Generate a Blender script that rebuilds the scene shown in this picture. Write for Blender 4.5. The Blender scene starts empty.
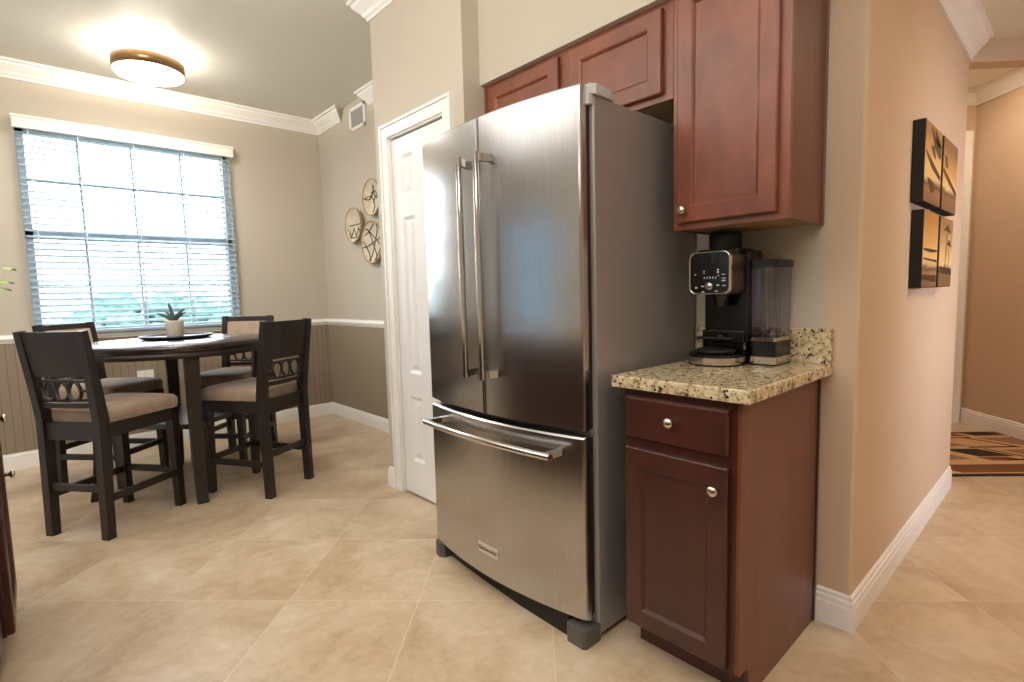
import bpy, bmesh, math, random
from mathutils import Vector, Matrix
random.seed(7)
R = math.radians
scn = bpy.context.scene
COL = scn.collection
ORG = {}          # world origin of every root / part, by object name

# ------------------------------------------------------------------ materials
def srgb(r, g, b):
    f = lambda c: (c/255/12.92) if c/255 <= .04045 else ((c/255+.055)/1.055)**2.4
    return (f(r), f(g), f(b), 1)

def nodes(name):
    m = bpy.data.materials.new(name); m.use_nodes = True
    nt = m.node_tree; b = nt.nodes['Principled BSDF']
    return m, nt, b

def setp(b, **k):
    for n, v in k.items():
        b.inputs[n.replace('_', ' ')].default_value = v

def coords(nt, scale=(1, 1, 1), rot=(0, 0, 0), world=False):
    if world:
        tc = nt.nodes.new('ShaderNodeNewGeometry'); out = tc.outputs['Position']
    else:
        tc = nt.nodes.new('ShaderNodeTexCoord'); out = tc.outputs['Object']
    mp = nt.nodes.new('ShaderNodeMapping')
    mp.inputs['Scale'].default_value = scale; mp.inputs['Rotation'].default_value = rot
    nt.links.new(out, mp.inputs['Vector'])
    return mp.outputs['Vector']

def noise(nt, vec, scale, detail=4, rough=.55, dist=0):
    n = nt.nodes.new('ShaderNodeTexNoise')
    n.inputs['Scale'].default_value = scale; n.inputs['Detail'].default_value = detail
    n.inputs['Roughness'].default_value = rough; n.inputs['Distortion'].default_value = dist
    nt.links.new(vec, n.inputs['Vector'])
    return n.outputs['Fac']

def ramp(nt, fac, stops):
    r = nt.nodes.new('ShaderNodeValToRGB')
    e = r.color_ramp.elements
    while len(e) < len(stops): e.new(.5)
    for el, (p, c) in zip(e, stops): el.position = p; el.color = c
    nt.links.new(fac, r.inputs['Fac'])
    return r.outputs['Color']

def bump(nt, b, h, strength=.1, dist=.01):
    n = nt.nodes.new('ShaderNodeBump')
    n.inputs['Strength'].default_value = strength; n.inputs['Distance'].default_value = dist
    nt.links.new(h, n.inputs['Height']); nt.links.new(n.outputs['Normal'], b.inputs['Normal'])

def plain(name, col, rough=.5, metal=0, noise_amt=.06, nscale=30, bumps=0, **k):
    m, nt, b = nodes(name)
    v = coords(nt)
    f = noise(nt, v, nscale)
    lo = tuple(c*(1-noise_amt) for c in col[:3])+(1,); hi = tuple(min(1, c*(1+noise_amt)) for c in col[:3])+(1,)
    nt.links.new(ramp(nt, f, [(.3, lo), (.7, hi)]), b.inputs['Base Color'])
    setp(b, Roughness=rough, Metallic=metal, **k)
    if bumps: bump(nt, b, f, bumps, .002)
    return m

def wallpaint(name, col):
    m, nt, b = nodes(name)
    v = coords(nt, world=True)
    f = noise(nt, v, 55, 5, .6)
    g = noise(nt, v, 1.3, 2)
    lo = tuple(c*.96 for c in col[:3])+(1,)
    nt.links.new(ramp(nt, g, [(.3, lo), (.7, col)]), b.inputs['Base Color'])
    setp(b, Roughness=.62)
    b.inputs['Specular IOR Level'].default_value = .3
    bump(nt, b, f, .35, .003)
    return m

def woodmat(name, c1, c2, rough=.35, stretch=(14, 14, 1.2), coat=.25):
    m, nt, b = nodes(name)
    v = coords(nt, stretch)
    f = noise(nt, v, 2.5, 6, .6, .6)
    v2 = coords(nt, (1, 1, 1)); g = noise(nt, v2, 5, 3)
    mx = nt.nodes.new('ShaderNodeMath'); mx.operation = 'MULTIPLY_ADD'
    mx.inputs[1].default_value = .65; nt.links.new(f, mx.inputs[0])
    m2 = nt.nodes.new('ShaderNodeMath'); m2.operation = 'MULTIPLY'; m2.inputs[1].default_value = .35
    nt.links.new(g, m2.inputs[0]); nt.links.new(m2.outputs[0], mx.inputs[2])
    nt.links.new(ramp(nt, mx.outputs[0], [(.36, c1), (.64, c2)]), b.inputs['Base Color'])
    setp(b, Roughness=rough, Coat_Weight=coat, Coat_Roughness=.25)
    bump(nt, b, f, .03, .001)
    return m

M = {}
M['wall'] = wallpaint('wall_paint_beige', srgb(194, 185, 170))
M['wall_hall'] = wallpaint('hall_paint_warm_lit', srgb(206, 181, 155))  # the hall's warm light is painted into this wall colour
M['ceiling'] = wallpaint('ceiling_paint', srgb(232, 229, 218))
M['trim'] = plain('trim_white_paint', srgb(240, 238, 234), .35, noise_amt=.015, nscale=4)
M['white_door'] = plain('door_white_paint', srgb(238, 236, 236), .38, noise_amt=.015, nscale=4)
M['cherry'] = woodmat('cherry_wood_lit', srgb(104, 52, 33), srgb(134, 72, 47), .36, (4, 4, 1.5))  # wall cabinets' cherry with the light on them put into colour
M['cherry_shaded'] = woodmat('cherry_wood_shaded', srgb(54, 23, 17), srgb(73, 32, 23), .36, (4, 4, 1.5))  # same cherry with the shade on the low cabinets put into colour
M['cherry_side'] = woodmat('cherry_side_veneer', srgb(90, 44, 28), srgb(108, 56, 38), .4)
M['cab_inside'] = plain('cabinet_underside', srgb(150, 128, 92), .6)
M['espresso'] = woodmat('espresso_wood', srgb(22, 13, 10), srgb(36, 21, 16), .42, coat=.06)
M['table_wood'] = woodmat('espresso_table_top', srgb(26, 15, 12), srgb(40, 24, 18), .22, (3, 14, 3), .3)
M['black'] = plain('black_plastic', srgb(16, 16, 17), .25)
M['black_matte'] = plain('black_matte', srgb(14, 13, 13), .6)
M['dark_gasket'] = plain('dark_rubber', srgb(24, 22, 22), .6)
M['gray_plastic'] = plain('grey_plastic', srgb(84, 80, 78), .45)
M['hinge_plastic'] = plain('light_grey_plastic', srgb(190, 190, 188), .45)
M['nickel'] = plain('satin_nickel', srgb(205, 198, 188), .22, 1.0, .02)
M['chrome'] = plain('polished_steel', srgb(205, 200, 196), .12, 1.0, .02)
M['red'] = plain('red_medallion', srgb(96, 14, 18), .3)
M['fridge_side'] = plain('grey_painted_steel', srgb(152, 146, 144), .36, .3, .03, 120, .03)
M['cord'] = plain('white_cord', srgb(225, 228, 230), .6)
M['valance'] = plain('valance_white', srgb(243, 240, 234), .5, noise_amt=.01)
M['pot'] = plain('ceramic_cream', srgb(222, 212, 196), .5)
M['soil'] = plain('soil', srgb(50, 38, 28), .9, noise_amt=.3)
M['leaf'] = plain('succulent_leaf', srgb(74, 88, 78), .5, noise_amt=.2)
M['leaf_bright'] = plain('fern_leaf', srgb(128, 165, 62), .5, noise_amt=.2)
M['grille_dark'] = plain('vent_inside', srgb(105, 104, 100), .7)
M['louvre'] = plain('vent_louvre', srgb(172, 172, 168), .6)
M['plate'] = plain('outlet_plate', srgb(235, 232, 225), .4, noise_amt=.01)
M['brass'] = plain('brushed_bronze', srgb(176, 142, 104), .32, .9, .04)
M['head_steel'] = plain('dark_brushed_steel', srgb(150, 132, 120), .3, .9, .04)
M['canvas_black'] = plain('canvas_black', srgb(18, 15, 14), .7)
M['tray'] = plain('tray_navy_black', srgb(30, 30, 42), .35)
M['badge'] = plain('badge_silver', srgb(225, 215, 208), .3, .6, .02)
M['badge_ink'] = plain('badge_ink', srgb(70, 60, 56), .5)
M['mark'] = plain('panel_print', srgb(205, 208, 212), .5)
M['display'] = plain('display_glass', srgb(30, 30, 30), .15)

def fabric(name, c):
    m, nt, b = nodes(name)
    v = coords(nt)
    f = noise(nt, v, 180, 3, .7); g = noise(nt, v, 14, 3)
    lo = tuple(x*.75 for x in c[:3])+(1,); hi = tuple(min(1, x*1.15) for x in c[:3])+(1,)
    mx = nt.nodes.new('ShaderNodeMath'); mx.operation = 'ADD'
    nt.links.new(f, mx.inputs[0]); nt.links.new(g, mx.inputs[1])
    m2 = nt.nodes.new('ShaderNodeMath'); m2.operation = 'MULTIPLY'; m2.inputs[1].default_value = .5
    nt.links.new(mx.outputs[0], m2.inputs[0])
    nt.links.new(ramp(nt, m2.outputs[0], [(.35, lo), (.65, hi)]), b.inputs['Base Color'])
    setp(b, Roughness=.85); b.inputs['Sheen Weight'].default_value = .2
    bump(nt, b, f, .3, .002)
    return m
M['seat'] = fabric('seat_fabric_taupe', srgb(150, 128, 110))
M['pad'] = fabric('back_fabric_beige', srgb(178, 158, 138))

def granite():
    m, nt, b = nodes('granite_cream')
    v = coords(nt)
    n1 = noise(nt, v, 52, 6, .75, .5)
    base = ramp(nt, n1, [(.30, srgb(62, 50, 44)), (.41, srgb(140, 118, 90)), (.49, srgb(200, 182, 146)), (.70, srgb(232, 222, 194))])
    vo = nt.nodes.new('ShaderNodeTexVoronoi'); vo.inputs['Scale'].default_value = 85
    nt.links.new(v, vo.inputs['Vector'])
    n2 = noise(nt, v, 36, 3, .6)
    mm = nt.nodes.new('ShaderNodeMath'); mm.operation = 'MULTIPLY_ADD'; mm.inputs[1].default_value = .55
    nt.links.new(vo.outputs['Distance'], mm.inputs[0]); nt.links.new(n2, mm.inputs[2])
    spots = ramp(nt, mm.outputs[0], [(.56, (0, 0, 0, 1)), (.62, (1, 1, 1, 1))])
    mix = nt.nodes.new('ShaderNodeMixRGB'); mix.inputs['Color1'].default_value = srgb(44, 36, 34)
    nt.links.new(spots, mix.inputs['Fac']); nt.links.new(base, mix.inputs['Color2'])
    nt.links.new(mix.outputs[0], b.inputs['Base Color'])
    setp(b, Roughness=.14)
    return m
M['granite'] = granite()

def steel():
    m, nt, b = nodes('brushed_stainless')
    v = coords(nt, (1, 1, .012), world=True)
    f = noise(nt, v, 420, 3, .6)
    nt.links.new(ramp(nt, f, [(.3, (.45, .445, .445, 1)), (.7, (.53, .525, .525, 1))]), b.inputs['Base Color'])
    setp(b, Metallic=1.0, Roughness=.23, Anisotropic=.6)
    t = nt.nodes.new('ShaderNodeTangent'); t.direction_type = 'RADIAL'; t.axis = 'Z'
    nt.links.new(t.outputs[0], b.inputs['Tangent'])
    return m
M['steel'] = steel()

def floor_mat():
    m, nt, b = nodes('floor_tile_travertine')
    P = .728
    geo = nt.nodes.new('ShaderNodeNewGeometry')
    sep = nt.nodes.new('ShaderNodeSeparateXYZ'); nt.links.new(geo.outputs['Position'], sep.inputs[0])
    def math_(op, a, bb=None):
        n = nt.nodes.new('ShaderNodeMath'); n.operation = op
        for i, x in enumerate((a, bb)):
            if x is None: continue
            if isinstance(x, (int, float)): n.inputs[i].default_value = x
            else: nt.links.new(x, n.inputs[i])
        return n.outputs[0]
    def cell(val, phase):
        return math_('DIVIDE', math_('SUBTRACT', val, phase), P)
    a = cell(math_('SUBTRACT', sep.outputs[0], sep.outputs[1]), .055)
    c = cell(math_('ADD', sep.outputs[0], sep.outputs[1]), .550)
    def line(x):
        fr = math_('FRACT', x)
        d = math_('ABSOLUTE', math_('SUBTRACT', fr, .5))
        return math_('GREATER_THAN', d, .5-.0045)
    grout = math_('MAXIMUM', line(a), line(c))
    comb = nt.nodes.new('ShaderNodeCombineXYZ')
    nt.links.new(math_('FLOOR', a), comb.inputs[0]); nt.links.new(math_('FLOOR', c), comb.inputs[1])
    wn = nt.nodes.new('ShaderNodeTexWhiteNoise'); nt.links.new(comb.outputs[0], wn.inputs['Vector'])
    va = nt.nodes.new('ShaderNodeVectorMath'); va.operation = 'MULTIPLY_ADD'
    va.inputs[1].default_value = (7, 7, 7)
    nt.links.new(wn.outputs['Color'], va.inputs[0]); nt.links.new(geo.outputs['Position'], va.inputs[2])
    n1 = noise(nt, va.outputs[0], 3.2, 7, .62, .5)
    n2 = noise(nt, va.outputs[0], 22, 5, .65)
    s = math_('ADD', math_('MULTIPLY', n1, .72), math_('MULTIPLY', n2, .28))
    col = ramp(nt, s, [(.34, srgb(172, 147, 117)), (.5, srgb(195, 173, 145)), (.66, srgb(211, 194, 171))])
    mix = nt.nodes.new('ShaderNodeMixRGB'); mix.inputs['Color2'].default_value = srgb(216, 201, 180)
    nt.links.new(math_('MULTIPLY', grout, .5), mix.inputs['Fac']); nt.links.new(col, mix.inputs['Color1'])
    nt.links.new(mix.outputs[0], b.inputs['Base Color'])
    setp(b, Roughness=.33)
    inv = math_('SUBTRACT', 1.0, grout)
    bump(nt, b, inv, .15, .002)
    return m
M['floor'] = floor_mat()

def wainscot_mat():
    m, nt, b = nodes('wainscot_taupe')
    geo = nt.nodes.new('ShaderNodeNewGeometry')
    sep = nt.nodes.new('ShaderNodeSeparateXYZ'); nt.links.new(geo.outputs['Position'], sep.inputs[0])
    ad = nt.nodes.new('ShaderNodeMath'); ad.operation = 'ADD'
    nt.links.new(sep.outputs[0], ad.inputs[0]); nt.links.new(sep.outputs[1], ad.inputs[1])
    mu = nt.nodes.new('ShaderNodeMath'); mu.operation = 'MULTIPLY'; mu.inputs[1].default_value = 1/.05
    nt.links.new(ad.outputs[0], mu.inputs[0])
    fr = nt.nodes.new('ShaderNodeMath'); fr.operation = 'FRACT'; nt.links.new(mu.outputs[0], fr.inputs[0])
    gt = nt.nodes.new('ShaderNodeMath'); gt.operation = 'GREATER_THAN'; gt.inputs[1].default_value = .1
    nt.links.new(fr.outputs[0], gt.inputs[0])
    nt.links.new(ramp(nt, gt.outputs[0], [(0, srgb(118, 104, 88)), (1, srgb(142, 127, 108))]), b.inputs['Base Color'])
    setp(b, Roughness=.5); bump(nt, b, gt.outputs[0], .3, .003)
    return m
M['wainscot'] = wainscot_mat()
M['wainscot_flat'] = wallpaint('wainscot_paint', srgb(146, 131, 112))

def thin_glass(name, tint=(1, 1, 1, 1), refl=.08):
    m = bpy.data.materials.new(name); m.use_nodes = True
    nt = m.node_tree; nt.nodes.clear()
    o = nt.nodes.new('ShaderNodeOutputMaterial'); mx = nt.nodes.new('ShaderNodeMixShader')
    t = nt.nodes.new('ShaderNodeBsdfTransparent'); t.inputs['Color'].default_value = tint
    g = nt.nodes.new('ShaderNodeBsdfGlossy'); g.inputs['Roughness'].default_value = .03
    lw = nt.nodes.new('ShaderNodeLayerWeight'); lw.inputs['Blend'].default_value = .25
    ad = nt.nodes.new('ShaderNodeMath'); ad.operation = 'MULTIPLY_ADD'; ad.inputs[1].default_value = .5; ad.inputs[2].default_value = refl*.4
    nt.links.new(lw.outputs['Fresnel'], ad.inputs[0]); nt.links.new(ad.outputs[0], mx.inputs[0])
    nt.links.new(t.outputs[0], mx.inputs[1]); nt.links.new(g.outputs[0], mx.inputs[2])
    nt.links.new(mx.outputs[0], o.inputs[0])
    return m
M['pane'] = thin_glass('window_pane')
M['reservoir'] = thin_glass('clear_plastic', (.80, .78, .84, 1), .12)

def slat_mat():
    m, nt, b = nodes('blind_slat_shaded')
    v = coords(nt); f = noise(nt, v, 6, 2)
    nt.links.new(ramp(nt, f, [(.3, srgb(150, 172, 190)), (.7, srgb(160, 182, 198))]), b.inputs['Base Color'])  # blue-grey shade of the white slats is put into the colour
    setp(b, Roughness=.45)
    tr = nt.nodes.new('ShaderNodeBsdfTranslucent'); tr.inputs['Color'].default_value = (.70, .86, 1, 1)
    mx = nt.nodes.new('ShaderNodeMixShader'); mx.inputs[0].default_value = .06
    out = nt.nodes['Material Output']
    nt.links.new(b.outputs[0], mx.inputs[1]); nt.links.new(tr.outputs[0], mx.inputs[2]); nt.links.new(mx.outputs[0], out.inputs[0])
    return m
M['slat'] = slat_mat()
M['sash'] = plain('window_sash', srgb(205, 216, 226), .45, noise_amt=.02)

def shade_mat():
    m, nt, b = nodes('added_sheer')
    v = coords(nt, (1, 40, 1)); f = noise(nt, v, 2, 2)
    tr = nt.nodes.new('ShaderNodeBsdfTranslucent')
    nt.links.new(ramp(nt, f, [(.3, (.30, .36, .42, 1)), (.7, (.38, .44, .50, 1))]), tr.inputs['Color'])
    nt.links.new(tr.outputs[0], nt.nodes['Material Output'].inputs[0]); return m
M['shade'] = shade_mat()
def emis(name, col, s):
    m, nt, b = nodes(name)
    v = coords(nt); f = noise(nt, v, 3, 1)
    nt.links.new(ramp(nt, f, [(.2, col), (.8, col)]), b.inputs['Emission Color'])
    b.inputs['Base Color'].default_value = (.9, .9, .88, 1); b.inputs['Emission Strength'].default_value = s
    return m
M['diffuser'] = emis('lamp_diffuser', (1, .93, .82, 1), 7)
M['downlight'] = emis('downlight_lens', (1, .86, .66, 1), 25)

def hedge_mat():
    m, nt, b = nodes('hedge_leaves')
    v = coords(nt); f = noise(nt, v, 9, 6, .7)
    nt.links.new(ramp(nt, f, [(.35, srgb(44, 88, 88)), (.65, srgb(100, 146, 136))]), b.inputs['Base Color'])
    setp(b, Roughness=.8); return m
M['hedge'] = hedge_mat()
M['lawn'] = plain('lawn_grass', srgb(92, 112, 104), .9, noise_amt=.3, nscale=8)

def photo_mat(name, seed, sky1, sky2, sand):
    """printed sepia beach photograph (on the flat canvas face, object z = up, x = along)"""
    m, nt, b = nodes(name)
    tc = nt.nodes.new('ShaderNodeTexCoord'); sep = nt.nodes.new('ShaderNodeSeparateXYZ')
    nt.links.new(tc.outputs['Generated'], sep.inputs[0])
    v = coords(nt, (6, 6, 14)); n = noise(nt, v, 1.2+seed*.3, 5, .6, .3)
    ad = nt.nodes.new('ShaderNodeMath'); ad.operation = 'MULTIPLY_ADD'; ad.inputs[1].default_value = .22
    nt.links.new(n, ad.inputs[0]); nt.links.new(sep.outputs[2], ad.inputs[2])
    nt.links.new(ramp(nt, ad.outputs[0], [(.12, srgb(120, 84, 52)), (.30, sand), (.36, srgb(92, 62, 40)), (.44, srgb(226, 190, 130)), (.62, sky1), (1, sky2)]), b.inputs['Base Color'])
    setp(b, Roughness=.45)
    return m
M['photo0'] = photo_mat('sepia_print_palm_leaves', 0, srgb(226, 184, 118), srgb(160, 112, 60), srgb(150, 106, 66))
M['photo1'] = photo_mat('sepia_print_dune', 1, srgb(206, 160, 92), srgb(128, 86, 48), srgb(132, 92, 58))
M['photo2'] = photo_mat('sepia_print_surf', 2, srgb(224, 176, 104), srgb(180, 126, 66), srgb(156, 118, 82))
M['photo3'] = photo_mat('sepia_print_palms', 3, srgb(210, 174, 116), srgb(150, 108, 62), srgb(126, 92, 62))
M['print_dark'] = plain('print_dark', srgb(70, 44, 26), .5)
def rugm(name, c):
    m, nt, b = nodes(name); v = coords(nt); f = noise(nt, v, 90, 4, .7)
    nt.links.new(ramp(nt, f, [(.3, tuple(x*.75 for x in c[:3])+(1,)), (.7, c)]), b.inputs['Base Color'])
    setp(b, Roughness=.95); bump(nt, b, f, .5, .004); return m
M['rug_dark'] = rugm('rug_dark', srgb(46, 28, 22)); M['rug_brown'] = rugm('rug_brown', srgb(120, 72, 44))
M['rug_tan'] = rugm('rug_tan', srgb(206, 164, 118)); M['rug_taupe'] = rugm('rug_taupe', srgb(150, 116, 88))
M['basket'] = fabric('basket_seagrass', srgb(206, 194, 170)); M['basket_rim'] = fabric('basket_rim_fibre', srgb(176, 138, 96))
M['basket_dark'] = fabric('basket_dark_weave', srgb(66, 62, 52))

# ------------------------------------------------------------------ mesh builder
class MB:
    def __init__(s): s.bm = bmesh.new(); s.mi = 0
    def _new(s, verts, faces, smooth=False):
        vs = [s.bm.verts.new(v) for v in verts]; out = []
        for f in faces:
            try:
                fc = s.bm.faces.new([vs[i] for i in f]); fc.material_index = s.mi; fc.smooth = smooth; out.append(fc)
            except ValueError: pass
        return vs, out
    def box(s, x0, x1, y0, y1, z0, z1, bev=0, seg=2, mat=None):
        vs, fs = s._new([(x, y, z) for x in (x0, x1) for y in (y0, y1) for z in (z0, z1)],
                        [(0, 1, 3, 2), (4, 6, 7, 5), (0, 4, 5, 1), (2, 3, 7, 6), (0, 2, 6, 4), (1, 5, 7, 3)])
        if mat is not None:
            for v in vs: v.co = mat @ v.co
        if bev:
            es = list({e for f in fs for e in f.edges})
            bmesh.ops.bevel(s.bm, geom=es, offset=bev, segments=seg, profile=.5, affect='EDGES', material=s.mi)
        return s
    def loft(s, rings, cap=True, smooth=True, closed=True):
        n = len(rings[0]); verts = [p for r in rings for p in r]; faces = []
        for i in range(len(rings)-1):
            for j in range(n if closed else n-1):
                k = (j+1) % n
                faces.append((i*n+j, i*n+k, (i+1)*n+k, (i+1)*n+j))
        vs, fs = s._new(verts, faces, smooth)
        if cap:
            for r in (0, len(rings)-1):
                try:
                    f = s.bm.faces.new([vs[r*n+j] for j in range(n)]); f.material_index = s.mi
                    if smooth:
                        for e in f.edges: e.smooth = False
                except ValueError: pass
        return s
    def prism(s, poly, axis, a, b, smooth=False):
        """poly 2D points; axis 'x': (y,z); 'y': (x,z); 'z': (x,y)"""
        def mk(t):
            if axis == 'x': return [(t, p[0], p[1]) for p in poly]
            if axis == 'y': return [(p[0], t, p[1]) for p in poly]
            return [(p[0], p[1], t) for p in poly]
        return s.loft([mk(a), mk(b)], True, smooth)
    def lathe(s, prof, c, n=32, axis=(0, 0, 1), smooth=True):
        """prof: (r, h) list"""
        q = Vector((0, 0, 1)).rotation_difference(Vector(axis)); c = Vector(c)
        rings = []
        for r, h in prof:
            r = max(r, 1e-5)
            rings.append([c + q @ Vector((r*math.cos(2*math.pi*j/n), r*math.sin(2*math.pi*j/n), h)) for j in range(n)])
        return s.loft(rings, True, smooth)
    def cyl(s, p0, p1, r, r1=None, n=16, smooth=True):
        p0 = Vector(p0); p1 = Vector(p1); d = p1-p0; r1 = r if r1 is None else r1
        return s.lathe([(r, 0), (r1, d.length)], p0, n, d.normalized(), smooth)
    def bar(s, pts, ws, ds, side, smooth=False, closed=False):
        """rectangular section swept along pts; side = width direction; w along side, d along the other"""
        rings = []; n = len(pts); pts = [Vector(p) for p in pts]; side = Vector(side).normalized()
        for i, p in enumerate(pts):
            t = (pts[min(i+1, n-1)]-pts[max(i-1, 0)]).normalized()
            sd = (side - t*side.dot(t)).normalized(); o = t.cross(sd)
            w = ws[i] if isinstance(ws, (list, tuple)) else ws; d = ds[i] if isinstance(ds, (list, tuple)) else ds
            rings.append([p+sd*w/2+o*d/2, p-sd*w/2+o*d/2, p-sd*w/2-o*d/2, p+sd*w/2-o*d/2])
        return s.loft(rings, True, smooth)
    def tube(s, pts, r, n=10, closed=False):
        pts = [Vector(p) for p in pts]; m = len(pts); rings = []
        up = Vector((0, 0, 1)); prev = None
        for i, p in enumerate(pts):
            if closed: t = (pts[(i+1) % m]-pts[(i-1) % m]).normalized()
            else: t = (pts[min(i+1, m-1)]-pts[max(i-1, 0)]).normalized()
            if prev is None:
                a = up if abs(t.z) < .9 else Vector((1, 0, 0)); a = (a-t*a.dot(t)).normalized()
            else: a = (prev-t*prev.dot(t)).normalized()
            prev = a; b = t.cross(a); rr = r[i] if isinstance(r, (list, tuple)) else r
            rings.append([p+a*rr*math.cos(2*math.pi*j/n)+b*rr*math.sin(2*math.pi*j/n) for j in range(n)])
        if closed: rings.append(rings[0])
        return s.loft(rings, not closed, True)
    def board(s, u0, u1, v0, v1, panels, t, fn, rings, edge=.003):
        """flat board with inset panels. fn(u,v,d)->xyz, d = out of the face; rings: (inset, depth) list"""
        us = sorted({u0, u1} | {p[0] for p in panels} | {p[1] for p in panels})
        vs = sorted({v0, v1} | {p[2] for p in panels} | {p[3] for p in panels})
        P = lambda u, v, d: fn(u, v, d)
        def eu(u): return u0+edge if u == u0 else (u1-edge if u == u1 else u)
        def ev(v): return v0+edge if v == v0 else (v1-edge if v == v1 else v)
        def q(a, b, c, d): s._new([a, b, c, d], [(0, 1, 2, 3)])
        for i in range(len(us)-1):
            for j in range(len(vs)-1):
                a, b, c, d = us[i], us[i+1], vs[j], vs[j+1]
                ispan = any(abs(p[0]-a) < 1e-6 and abs(p[1]-b) < 1e-6 and abs(p[2]-c) < 1e-6 and abs(p[3]-d) < 1e-6 for p in panels)
                if not ispan:
                    q(P(eu(a), ev(c), t), P(eu(b), ev(c), t), P(eu(b), ev(d), t), P(eu(a), ev(d), t))
                else:
                    pi, pd = 0, 0
                    for ins, dep in rings:
                        o = [(a+pi, c+pi), (b-pi, c+pi), (b-pi, d-pi), (a+pi, d-pi)]
                        k = [(a+ins, c+ins), (b-ins, c+ins), (b-ins, d-ins), (a+ins, d-ins)]
                        for e in range(4):
                            f = (e+1) % 4
                            q(P(*o[e], t+pd), P(*o[f], t+pd), P(*k[f], t+dep), P(*k[e], t+dep))
                        pi, pd = ins, dep
                    q(P(a+pi, c+pi, t+pd), P(b-pi, c+pi, t+pd), P(b-pi, d-pi, t+pd), P(a+pi, d-pi, t+pd))
        o = [(u0, v0), (u1, v0), (u1, v1), (u0, v1)]; k = [(u0+edge, v0+edge), (u1-edge, v0+edge), (u1-edge, v1-edge), (u0+edge, v1-edge)]
        for e in range(4):
            f = (e+1) % 4
            q(P(*o[e], 0), P(*o[f], 0), P(*o[f], t-edge), P(*o[e], t-edge))
            q(P(*o[e], t-edge), P(*o[f], t-edge), P(*k[f], t), P(*k[e], t))
        q(P(*o[3], 0), P(*o[2], 0), P(*o[1], 0), P(*o[0], 0))
        return s
    def build(s, name, mats, parent=None, origin=None):
        bm = s.bm
        bmesh.ops.remove_doubles(bm, verts=bm.verts, dist=1e-6)
        bmesh.ops.recalc_face_normals(bm, faces=bm.faces)
        if parent is not None: org = ORG[parent.name]
        elif origin is not None: org = Vector(origin)
        else:
            xs = [v.co for v in bm.verts]
            org = Vector(((min(v.x for v in xs)+max(v.x for v in xs))/2, (min(v.y for v in xs)+max(v.y for v in xs))/2, min(v.z for v in xs)))
        for v in bm.verts: v.co -= org
        me = bpy.data.meshes.new(name); bm.to_mesh(me); bm.free()
        for m in (mats if isinstance(mats, (list, tuple)) else [mats]): me.materials.append(m)
        o = bpy.data.objects.new(name, me); COL.objects.link(o)
        if parent is not None: o.parent = parent
        else: o.location = org
        ORG[o.name] = org
        return o

def tag(o, label, cat, group=None):
    o['label'] = label; o['category'] = cat
    if group: o['group'] = group
    return o
def thing(name, label, cat, loc, group=None, rotz=0):
    o = bpy.data.objects.new(name, None); COL.objects.link(o); o.empty_display_size = .1
    o.location = loc; o.rotation_euler = (0, 0, rotz); ORG[o.name] = Vector(loc)
    return tag(o, label, cat, group)
def struct(o): o['kind'] = 'structure'; return o
def copy_tree(o, parent=None):
    c = o.copy(); COL.objects.link(c)
    if parent is not None: c.parent = parent
    for ch in list(o.children): copy_tree(ch, c)
    return c

# ------------------------------------------------------------------ camera
f_px, yaw, pitch, roll, CH = 527.5, R(42.41), R(-5.13), R(-1.457), 1.179
F = Vector((math.sin(yaw)*math.cos(pitch), math.cos(yaw)*math.cos(pitch), math.sin(pitch)))
Rv = Vector((math.cos(yaw), -math.sin(yaw), 0)); Uv = Rv.cross(F)
R2 = Rv*math.cos(roll)+Uv*math.sin(roll); U2 = -Rv*math.sin(roll)+Uv*math.cos(roll)
cam = bpy.data.cameras.new('camera'); cam.sensor_width = 36; cam.lens = f_px*36/1024; cam.clip_start = .02
co = bpy.data.objects.new('camera', cam); COL.objects.link(co)
mw = Matrix((R2, U2, -F)).transposed().to_4x4(); mw.translation = (0, 0, CH); co.matrix_world = mw
scn.camera = co

# ------------------------------------------------------------------ room shell
XL, YB, YW, CZ = -3.6, -2.5, 5.2, 2.885       # left wall, wall behind camera, window wall, ceiling
XK, XP, XD = 1.988, 1.598, 2.24                # kitchen wall, pantry wall, dining side wall
YP0, YP1, YH, XE = 2.045, 2.906, .5, 3.86        # pantry extents, hall wall plane, hall wall end
HZ, FZ, K45 = 2.48, 2.70, 5.07                # hall ceiling, foyer ceiling, angled wall x - y
struct(MB().box(XL-.1, 7, YB-.1, YW+.2, -.1, 0).build('floor', M['floor']))
struct(MB().box(XL-.1, XD+.1, YB-.1, YW+.16, CZ, CZ+.1).build('ceiling', M['ceiling']))
# hall ceiling (a dropped block) and foyer ceiling
poly = [(1.66, YH), (XE, YH), ((K45+XE+YH)/2, (XE+YH-K45)/2), (2.57, YB), (1.66, YB)]
struct(MB().prism(poly, 'z', HZ, CZ-.002).build('ceiling_hall', M['ceiling']))
struct(MB().prism([(XE+.001, YH), ((K45+XE+YH)/2+.002, (XE+YH-K45)/2), (6.3, .9), (4.3, 2.9), (XE+.001, 2.75)], 'z', FZ, FZ+.1).build('ceiling_foyer', M['ceiling']))
# window wall with the opening
WX0, WX1, WZ0, WZ1 = .03, 1.41, .955, 2.47
struct(MB().box(XL-.1, WX0, YW, YW+.15, 0, CZ).box(WX1, XD+.1, YW, YW+.15, 0, CZ).box(WX0, WX1, YW, YW+.15, 0, WZ0).box(WX0, WX1, YW, YW+.15, WZ1, CZ).build('wall_window', M['wall']))
# left wall with a wide glass door opening (outside the frame; lights the room and shows in the steel)
struct(MB().box(XL-.12, XL, YB-.1, 3.0, 0, CZ).box(XL-.12, XL, 5.05, YW, 0, CZ).box(XL-.12, XL, 3.0, 5.05, 2.3, CZ).build('wall_left', M['wall']))
struct(MB().box(XL-.1, 2.57, YB-.12, YB, 0, CZ).build('wall_behind', M['wall']))
struct(MB().box(XD, XD+.12, YP1, YW, 0, CZ).build('wall_dining', M['wall']))
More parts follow.
